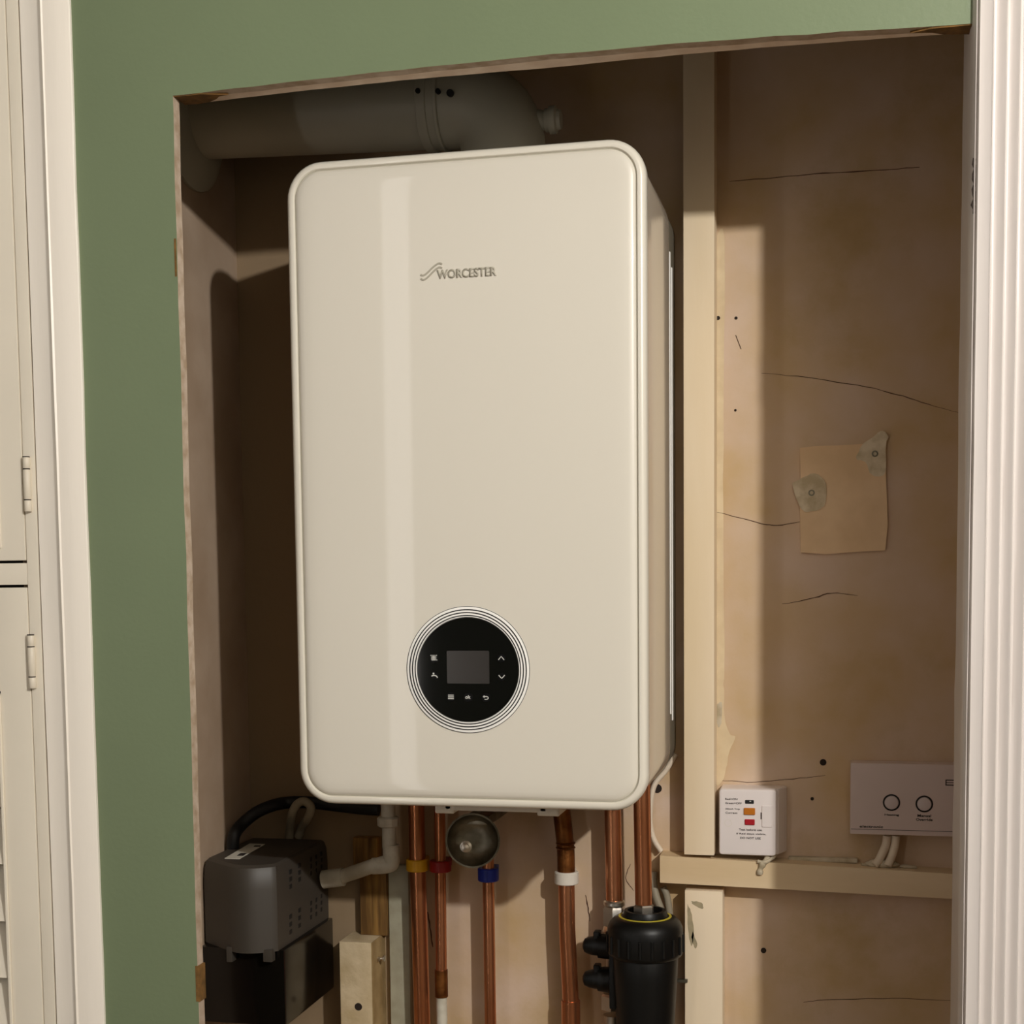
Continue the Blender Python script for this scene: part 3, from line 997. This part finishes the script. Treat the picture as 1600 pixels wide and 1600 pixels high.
# label on top
zL = ztop + .0004
def topat(px, py, z=zL):
    d = R_RIGHT * ((px - CX) / FPX) + R_DOWN * ((py - CY) / FPX) + R_FWD
    return CAM + d * ((z - CAM.z) / d.z)
L4 = [topat(*q) for q in ((351, 1341), (374, 1342), (414, 1319), (390, 1318))]
b = nb(); prism_z(b, [(p.x, p.y) for p in L4], ztop - .0002, ztop + .0006)
lab = obj('label', b, M['label'], cover, 0, {'label': 'small white paper sticker'})
for q in (((370, 1337), (380, 1337), (386, 1333), (376, 1333)), ((396, 1323), (406, 1323), (408, 1321), (398, 1321))):
    b = nb()
    prism_z(b, [(p.x, p.y) for p in [topat(*k, z=ztop + .0007) for k in q]], ztop + .0005, ztop + .0009)
    obj('print', b, M['ink_dark'], lab, 0)
# clip tab at the front
c = at(420, 1487, Y=yf - .01)
b = nb(); box(b, XPR - .016, XPR - .004, yf - .008, yf + .004, zbot - .012, zbot + .004, .002)
obj('clip', b, M['grey_plastic'], pump)
b = nb(); box(b, xm - .002, xm + .006, yf - .010, yf + .004, zbot - .014, zbot + .006, .002)
obj('clip', b, M['grey_plastic'], pump)
# tank
zt_b = at(430, 1616, X=XPR + .004).z
yb1 = YPF + .002
b = nb(); box(b, XPL + .002, XPR + .006, yb1 + .006, .303, zt_b, zbot, .004)
obj('tank', b, M['tank'], pump)
b = nb(); box(b, XPL + .004, XPR - .004, .300, YB - .0002, zt_b + .02, ztop - .02, .001)
obj('wall_bracket', b, M['black_plastic'], pump)
# hose
YH = .285
pts = [topat(369, 1313, ztop - .004)]
hs = [(362, 1322), (366, 1305), (378, 1288), (400, 1270), (425, 1259), (450, 1254), (485, 1254), (520, 1258), (560, 1263), (592, 1265)]
hs = hs[1:]
hp_ = [at(px, py, Y=.215 + .075 * min(i / 4, 1)) for i, (px, py) in enumerate(hs)]
hs0 = hp_[0].copy(); hs0.z = ztop - .003; hs0.x -= .003
hp_ = [hs0] + hp_
b = nb(); tube(b, spline(hp_, 6), .0084, 18)
tag(obj('black_hose', b, M['black_rubber']), 'black rubber hose arching from the grey pump to behind the boiler', 'hose')
# beige tape loop hanging over the hose
b = nb()
lp = [at(px, py, Y=y) for px, py, y in ((452, 1312, .300), (453, 1292, .292), (456, 1272, .272), (463, 1258, .271), (473, 1252, .271), (482, 1256, .271), (486, 1264, .271), (481, 1278, .276), (472, 1292, .296), (466, 1308, .301))]
tube(b, spline(lp, 5), [.0058] * 46, 12)
tag(obj('cable_loop', b, M['cable_grey']), 'beige cable looped over the black hose beside the boiler corner', 'cable')

# ------------------------------------------------------------------ white flex from boiler to batten
b = nb()
pts = [at(1056, 1178, Y=.306), at(1040, 1204, Y=.304), at(1025, 1222, Y=.300), at(1019, 1238, Y=.298), at(1016, 1262, Y=.297), at(1016, 1290, Y=.297), at(1022, 1312, Y=.298), at(1033, 1330, Y=.299)]
last = pts[-1].copy(); last.z = batten_top(last.x) + .0034
tube(b, spline(pts, 6), .0036, 14)
tag(obj('white_cable', b, M['cable']), 'white flexible cable curving from the boiler to the horizontal batten', 'cable')
b = nb()
pts = [at(px, py, Y=y) for px, py, y in ((1022, 1362, .300), (1021, 1380, .298), (1025, 1400, .296), (1032, 1420, .296), (1040, 1445, .300))]
tube(b, spline(pts, 6), .005, 14)
pts = [at(px, py, Y=y) for px, py, y in ((1036, 1386, .300), (1042, 1400, .300), (1046, 1425, .300), (1048, 1450, .302))]
tube(b, spline(pts, 6), .0045, 14)
tag(obj('grey_cable', b, M['cable_grey']), 'grey cables behind the filter under the batten end', 'cable')

# ------------------------------------------------------------------ spur box
YS = .268
sp0, sp1 = at(1123, 1285, Y=YS).x, at(1213, 1285, Y=YS).x
st, sb_ = at(1165, 1233, Y=YS).z, at(1165, 1337, Y=YS).z
xrb = at(1229, 1285, Y=YB - .004).x
spur = thing('fused_spur', 'white electrical spur box with amber and red buttons beside the upright timber', 'switch', ((sp0 + sp1) / 2, .29, sb_))
b = nb()
# pattress with a sloping right cheek
prism_z(b, [(sp0 + .001, YB), (sp0 + .001, YS + .012), (sp1 + .002, YS + .012), (xrb, YB - .008), (xrb, YB)], sb_ + .0005, st - .0005)
bmesh.ops.bevel(b, geom=list(b.edges), offset=.0012, segments=2, affect='EDGES')
obj('back_box', b, M['spur'], spur)
b = nb()
rings_y(b, sp0, sp1, sb_, st, .0045, [(.0035, YS), (.0012, YS + .0006), (0, YS + .003), (0, YS + .0125)])
face = obj('faceplate', b, M['spur'], spur)
def spt(cx, cz):       # close view of the box: 13.33 px per photo px from (1120,1220)
    p = at(1120 + cx / 13.333, 1220 + cz / 13.333, Y=YS)
    return p.x, p.z
def sbtn(x0, z0, x1, z1, m, nm='button', dep=.0018, r=.001):
    a_ = spt(x0, z1); c_ = spt(x1, z0)
    b = nb(); rings_y(b, a_[0], c_[0], a_[1], c_[1], r, [(.0006, YS - dep), (0, YS - dep + .0006), (0, YS + .001)], n=4)
    return obj(nm, b, m, face)
sbtn(585, 402, 772, 478, M['black_hole'], 'indicator_window', .0006)
x, z = spt(698, 425)
b = nb(); box(b, x - .001, x + .001, YS - .0010, YS, z - .0006, z + .0006)
obj('indicator_flag', b, M['icon'], face)
sbtn(562, 566, 798, 704, M['amber'])
sbtn(582, 802, 790, 914, M['red_button'])
sbtn(935, 520, 1155, 965, M['spur'], 'fuse_carrier', .0012)
a_ = spt(912, 800); c_ = spt(932, 660)
b = nb(); box(b, a_[0], c_[0], YS - .0004, YS + .001, a_[1], c_[1])
obj('fuse_slot', b, M['gap'], face)
x, z = spt(235, 880)
b = nb(); annulus(b, x, z, .0042, .0046, YS - .0002, YS + .001, 32)
obj('knockout', b, M['white_plastic'], face)
for s, cx, cz, w in (('Red=ON', 175, 395, 255), ('Green=OFF', 175, 480, 345), ('30mA Trip', 180, 605, 300), ('Current', 180, 682, 250)):
    x, z = spt(cx, cz); x2_, _ = spt(cx + w, cz)
    text('lettering', s, x, z, YS - .0004, M['ink'], face, width=x2_ - x, height=.0024, depth=.0006, bold=.01)
for s, cx, cz, w in (('Test before use.', 705, 1040, 490), ('If Red stays visible,', 715, 1130, 620), ('DO NOT USE', 700, 1215, 430)):
    x, z = spt(cx, cz); x2_, _ = spt(cx + w, cz)
    text('lettering', s, x, z, YS - .0004, M['ink'], face, width=x2_ - x, height=.0026, depth=.0006, align='CENTER', bold=.01)

# filler lump and cable stub under the spur
b = nb()
pts = [at(px, py, Y=y) for px, py, y in ((1199, 1334, .285), (1199, 1340, .276), (1192, 1350, .2725), (1188, 1358, .2725), (1187, 1366, .273))]
tube(b, spline(pts, 4), [.0030 + .0016 * math.sin(i * .55) ** 2 for i in range(17)], 10)
pts = [at(px, py, Y=y) for px, py, y in ((1212, 1334, .29), (1206, 1341, .275), (1196, 1347, .2715), (1184, 1346, .272))]
tube(b, spline(pts, 4), [.0020 + .001 * math.sin(i * .6) ** 2 for i in range(13)], 10)
tag(obj('filler_lump', b, M['filler']), 'lump of white filler on the batten under the spur box', 'filler')

# ------------------------------------------------------------------ controller box
YE = .280
c0 = at(1329, 1192, Y=YE); c1 = at(1331, 1303, Y=YE)
xe1 = XR - .02
ctr = thing('control_box', 'pale wide control box with two round buttons, partly behind the right jamb', 'controller', ((c0.x + xe1) / 2, .29, c1.z))
b = nb(); box(b, c0.x, xe1, YE, YB, c1.z, c0.z, .0016)
body = obj('cover', b, M['ctrl'], ctr)
zr = at(1400, 1297, Y=YE).z
b = nb(); box(b, c0.x + .001, xe1, YE - .0003, YE + .001, zr - .0003, zr + .0003)
obj('seam', b, M['ink'], body, 0)
def ept(cx, cz):       # close view: 8.889 px per photo px from (1320,1180)
    p = at(1320 + cx / 8.889, 1180 + cz / 8.889, Y=YE)
    return p.x, p.z
for cx, cz in ((648, 657), (1103, 677)):
    x, z = ept(cx, cz)
    b = nb(); lathe(b, (x, YE - .0022, z), (0, 1, 0), [(0, .0070), (.0006, .0082), (.0026, .0084)], 40)
    bt = obj('button', b, M['ctrl_btn'], body)
    b = nb(); annulus(b, x, z, .0086, .0105, YE - .0006, YE + .001, 48)
    obj('button_ring', b, M['ink_dark'], bt)
for s, cx, cz, w, h in (('Heating', 652, 848, 200, .0030), ('Manual', 1103, 858, 190, .0032), ('Override', 1103, 912, 230, .0032)):
    x, z = ept(cx, cz); x2_, _ = ept(cx + w, cz)
    text('lettering', s, x, z, YE - .0004, M['ink_dark'], body, width=x2_ - x, height=h, depth=.0006, align='CENTER', bold=.015)
x, z = ept(205, 1005); x2_, _ = ept(530, 1005)
text('lettering', 'electronic', x, z, YE - .0004, M['ink'], body, width=x2_ - x, height=.0032, depth=.0006, bold=.02)
x0, z0 = ept(1405, 345); x1_, z1_ = ept(1405 + 280, 420)
b = nb()
ribbon(b, [(x0, z0), (x1_, z0)], .0012, YE - .0005, YE + .001)
ribbon(b, [(x0, z1_), (x1_, z1_)], .0012, YE - .0005, YE + .001)
ribbon(b, [(x0, (z0 + z1_) / 2), (x1_, (z0 + z1_) / 2)], .0008, YE - .0005, YE + .001)
ribbon(b, [(x0, z0 + .0006), (x0, z1_ - .0006)], .0012, YE - .0005, YE + .001)
obj('symbol', b, M['ink_dark'], body, 0)
# two cables under it
for k, (pts, lb_) in enumerate(((((1386, 1306, .292), (1384, 1320, .291), (1378, 1334, .289), (1372, 1346, .286), (1366, 1352, .284)), 'left of two white cables dropping from the pale control box'),
                 (((1400, 1306, .292), (1398, 1322, .291), (1394, 1336, .289), (1390, 1346, .286), (1387, 1353, .284)), 'right of two white cables dropping from the pale control box'))):
    b = nb()
    tube(b, spline([at(*q[:2], Y=q[2]) for q in pts], 5), .0052, 14)
    tag(obj('white_cable', b, M['cable']), lb_, 'cable', 'cables under the control box')
b = nb()
for cx, cy, r in ((1377, 1350, .012), (1386, 1351, .010), (1366, 1352, .008), (1416, 1349, .0055), (1425, 1352, .005), (1352, 1340, .004), (1360, 1345, .004)):
    p = at(cx, cy, Y=.288)
    zt_ = batten_top(p.x)
    k = bmesh.ops.create_icosphere(b, subdivisions=2, radius=r)
    for v in k['verts']:
        v.co = Vector((v.co.x * 1.5, v.co.y * .8, v.co.z * .55)) * random.uniform(.9, 1.08) + Vector((p.x, .292, zt_ + r * .35))
tag(obj('filler_lump', b, M['filler']), 'ragged white filler along the batten under the control box cables', 'filler')
b = nb()
box(b, at(1232, 1330, Y=.305).x, at(1340, 1335, Y=.305).x, .300, YB, batten_top(.6) - .0, batten_top(.6) + .0055, .002)
tag(obj('filler_ridge', b, M['filler']), 'thin ridge of filler on the batten between the two electrical boxes', 'filler')

# ------------------------------------------------------------------ left door casing and doors
def cx_(px, row=900, y=YW):
    return at(px, row, Y=y).x
xa, xb, xc, xd = cx_(141), cx_(100), cx_(92), cx_(63)
b = nb()
prof = [(xa, YW + .02), (xa, YW - .0035), (xa - .0015, YW - .0045), (xb + .001, YW - .0045), (xb - .0008, YW - .006), (xb - .003, YW - .0045), (xc, YW - .0015), (xc - .002, YW - .0008), (xd + .001, YW - .0012), (xd, YW + .0005), (xd, YW + .02)]
N = 40
R_ = []
for i in range(N + 1):
    z = FZ + (CZ - FZ) * i / N
    j = random.uniform(-.0006, .0006)
    R_.append([b.verts.new((x + (j if k in (0, 1, 2) else random.uniform(-.0003, .0003)), y, z)) for k, (x, y) in enumerate(prof)])
for A_, B_ in zip(R_, R_[1:]):
    for i in range(len(prof)):
        b.faces.new((A_[i], A_[(i + 1) % len(prof)], B_[(i + 1) % len(prof)], B_[i]))
b.faces.new(R_[0][::-1]); b.faces.new(R_[-1])
struct('trim_1', b, M['casing_white'])
# frame stile left of the dark gap
xe_, xf = cx_(61), cx_(43)
b = nb(); box(b, xf, xe_, YW - .0002, YW + .02, FZ, CZ, .0008)
struct('trim_3', b, M['casing_dull'])
b = nb(); box(b, xe_, xd, YW + .003, YW + .02, FZ, CZ)
struct('trim_5', b, M['gap'])
# dark void behind the doors and rail
z_a, z_b = at(20, 877, Y=YW).z, at(20, 917, Y=YW).z
XD0 = -.60
b = nb(); box(b, XD0, xf - .0004, YW - .0002, YW + .02, z_b + .0022, z_a - .0022, .001)
struct('trim_6', b, M['casing_dull'])
b = nb(); box(b, XD0, xf + .001, YW + .021, YW + .03, FZ, CZ)
struct('trim_7', b, M['gap'])
b = nb(); box(b, XD0, xf - .0012, YW - .001, YW + .018, z_a + .0008, CZ - .03, .0012)
d1 = struct('door_1', b, M['casing_dull'])
# raised panel line on the upper door
b = nb(); box(b, XD0, cx_(1, 800), YW - .003, YW, z_a + .015, CZ - .08, .001)
obj('raised_panel', b, M['casing_dull'], d1)
# lower louvred door
xs0 = cx_(10, 1300)          # inner edge of its stile
b = nb(); box(b, xs0, xf - .0012, YW - .001, YW + .018, FZ + .02, z_b - .0008, .0012)
box(b, XD0, xs0 + .001, YW - .001, YW + .018, at(5, 1080, Y=YW).z, z_b - .0008, .0012)
d2 = struct('door_2', b, M['casing_dull'])
b = nb(); box(b, xs0 - .0035, xs0 - .0002, YW - .0035, YW + .004, FZ + .02, at(5, 1085, Y=YW).z, .001)
obj('bead', b, M['casing_dull'], d2)
zz0 = at(5, 1080, Y=YW).z
k = 0
z = zz0 - .004
while z > FZ + .05 and k < 40:
    b = nb()
    V = [b.verts.new(v) for v in ((XD0, YW + .0, z - .062), (xs0 - .0035, YW + .0, z - .062), (xs0 - .0035, YW + .016, z), (XD0, YW + .016, z),
                                  (XD0, YW + .006, z - .064), (xs0 - .0035, YW + .006, z - .064), (xs0 - .0035, YW + .0175, z - .004), (XD0, YW + .0175, z - .004))]
    for f in ((0, 1, 2, 3), (7, 6, 5, 4), (0, 4, 5, 1), (1, 5, 6, 2), (2, 6, 7, 3), (3, 7, 4, 0)):
        b.faces.new([V[i] for i in f])
    obj('slat', b, M['casing_dull'], d2, 0)
    z -= .0665
    k += 1
# hinges
def hinge(px0, py0, px1, py1, door, nseg):
    x = cx_((px0 + px1) / 2, (py0 + py1) / 2, YW - .003)
    zt_, zb__ = at(px0, py0, Y=YW - .003).z, at(px1, py1, Y=YW - .003).z
    b = nb()
    hts = [0, .22, .78, 1.0]
    for a_, c_ in zip(hts, hts[1:]):
        za_, zc_2 = zt_ + (zb__ - zt_) * a_, zt_ + (zb__ - zt_) * c_
        lathe(b, (x, YW - .0032, zc_2 + .0004), (0, 0, 1), [(0, .0038), (.0006, .0042), (za_ - zc_2 - .0014, .0042), (za_ - zc_2 - .0008, .0038)], 20)
    box(b, x - .003, x + .003, YW - .002, YW + .002, zb__, zt_)
    h_ = obj('hinge', b, M['hinge'], door)
    b = nb()
    for a_ in hts[1:3] + [0.]:
        za_ = zt_ + (zb__ - zt_) * a_
        cyl(b, (x, YW - .0034, za_ - .0006), (x, YW - .0034, za_ + .0006), .0040, n=20)
    obj('hinge_joint', b, M['gap'], h_)
hinge(41, 714, 44, 800, d1, 3)
hinge(48, 992, 51, 1076, d2, 3)

# ------------------------------------------------------------------ right jamb and fluted architrave
def rx(px, row=800, y=YW - .02):
    return at(px, row, Y=y).x
YA = YW - .0125
XJ0 = at(1501, 800, Y=-.05).x
g = [1519, 1541.5, 1562.5, 1582.5, 1603, 1624, 1660]
xs = [at(px, 800, Y=YA).x for px in g]
prof = [(XJ0 + .0005, .0), (XJ0, -.004), (XJ0, YW + .012), (XJ0 + .0010, YW - .0035), (XJ0 + .0022, YW - .0060), (xs[0] - .0022, YW - .0092), (xs[0] - .0006, YW - .0080), (xs[0] - .0005, YA + .0020), (xs[0] + .0008, YA), (xs[1] - .002, YA), (xs[1] - .0006, YA - .0012), (xs[1] + .0003, YA + .0005)]
for i in range(1, 5):
    a_, c_ = xs[i], xs[i + 1]
    w_ = c_ - a_
    for u, d in ((.08, .0034), (.22, .0042), (.45, .0030), (.70, .0012), (.88, -.0004), (.96, -.0008), (1.0, .0006)):
        prof.append((a_ + w_ * u, YA + d + .0006 * i))
prof += [(xs[5] + .02, YA + .003), (.90, YA + .004), (.90, .0)]
b = nb()
N = 60
R_ = []
for i in range(N + 1):
    z = FZ + (CZ - FZ) * i / N
    R_.append([b.verts.new((x + random.uniform(-.0002, .0002) + (random.uniform(-.0006, .0006) if 1 <= k <= 3 else 0), y + random.uniform(-.0001, .0001), z)) for k, (x, y) in enumerate(prof)])
for A_, B_ in zip(R_, R_[1:]):
    for i in range(len(prof)):
        b.faces.new((A_[i], A_[(i + 1) % len(prof)], B_[(i + 1) % len(prof)], B_[i]))
b.faces.new(R_[0][::-1]); b.faces.new(R_[-1])
tr = struct('trim_2', b, M['gloss_white'], smooth=50)
# rough strike plate recess
z0, z1 = at(1508, 342, Y=-.09).z, at(1510, 256, Y=-.09).z
b = nb()
pts = []
for i in range(12):
    u = i / 11
    pts.append((XJ0 + .004 + .0012 * math.sin(i * 2.3), z0 + (z1 - z0) * u))
ribbon(b, pts, [.0022 + .0018 * abs(math.sin(i * 1.9)) for i in range(12)], YW - .0082, YW - .0040)
obj('latch_recess', b, M['gap'], tr, 0)
b = nb()
for u0, u1 in ((.02, .30), (.42, .62), (.72, .99)):
    pass
zc1, zc2 = z0 + (z1 - z0) * .42, z0 + (z1 - z0) * .6
b.free()
b = nb(); box(b, XJ0 + .0055, XJ0 + .0072, YW - .0094, YW - .0060, zc1, zc2, .0004)
box(b, XJ0 + .0058, XJ0 + .0075, YW - .0094, YW - .0060, z0 + (z1 - z0) * .1, z0 + (z1 - z0) * .16, .0004)
obj('paint_drip', b, M['gloss_white'], tr)

# ------------------------------------------------------------------ light
def point(name, loc, power, color, radius):
    l = bpy.data.lights.new(name, 'POINT')
    l.energy = power
    l.color = color
    l.shadow_soft_size = radius
    o = bpy.data.objects.new(name, l)
    col.objects.link(o)
    o.location = loc
    return o

# the hall's ceiling spotlight, upper right behind the camera
point('ceiling_spotlight', (1.65, -1.84, 1.12), 154, (1.0, .978, .94), .028)

w = bpy.data.worlds.new('world')
scene.world = w
w.use_nodes = True
bg = w.node_tree.nodes['Background']
bg.inputs[0].default_value = (1.0, .82, .62, 1)
bg.inputs[1].default_value = .1

vs = scene.view_settings
vs.view_transform = 'Standard'
vs.look = 'None'
vs.exposure = 0.0
vs.gamma = 1.0
vs.use_curve_mapping = False
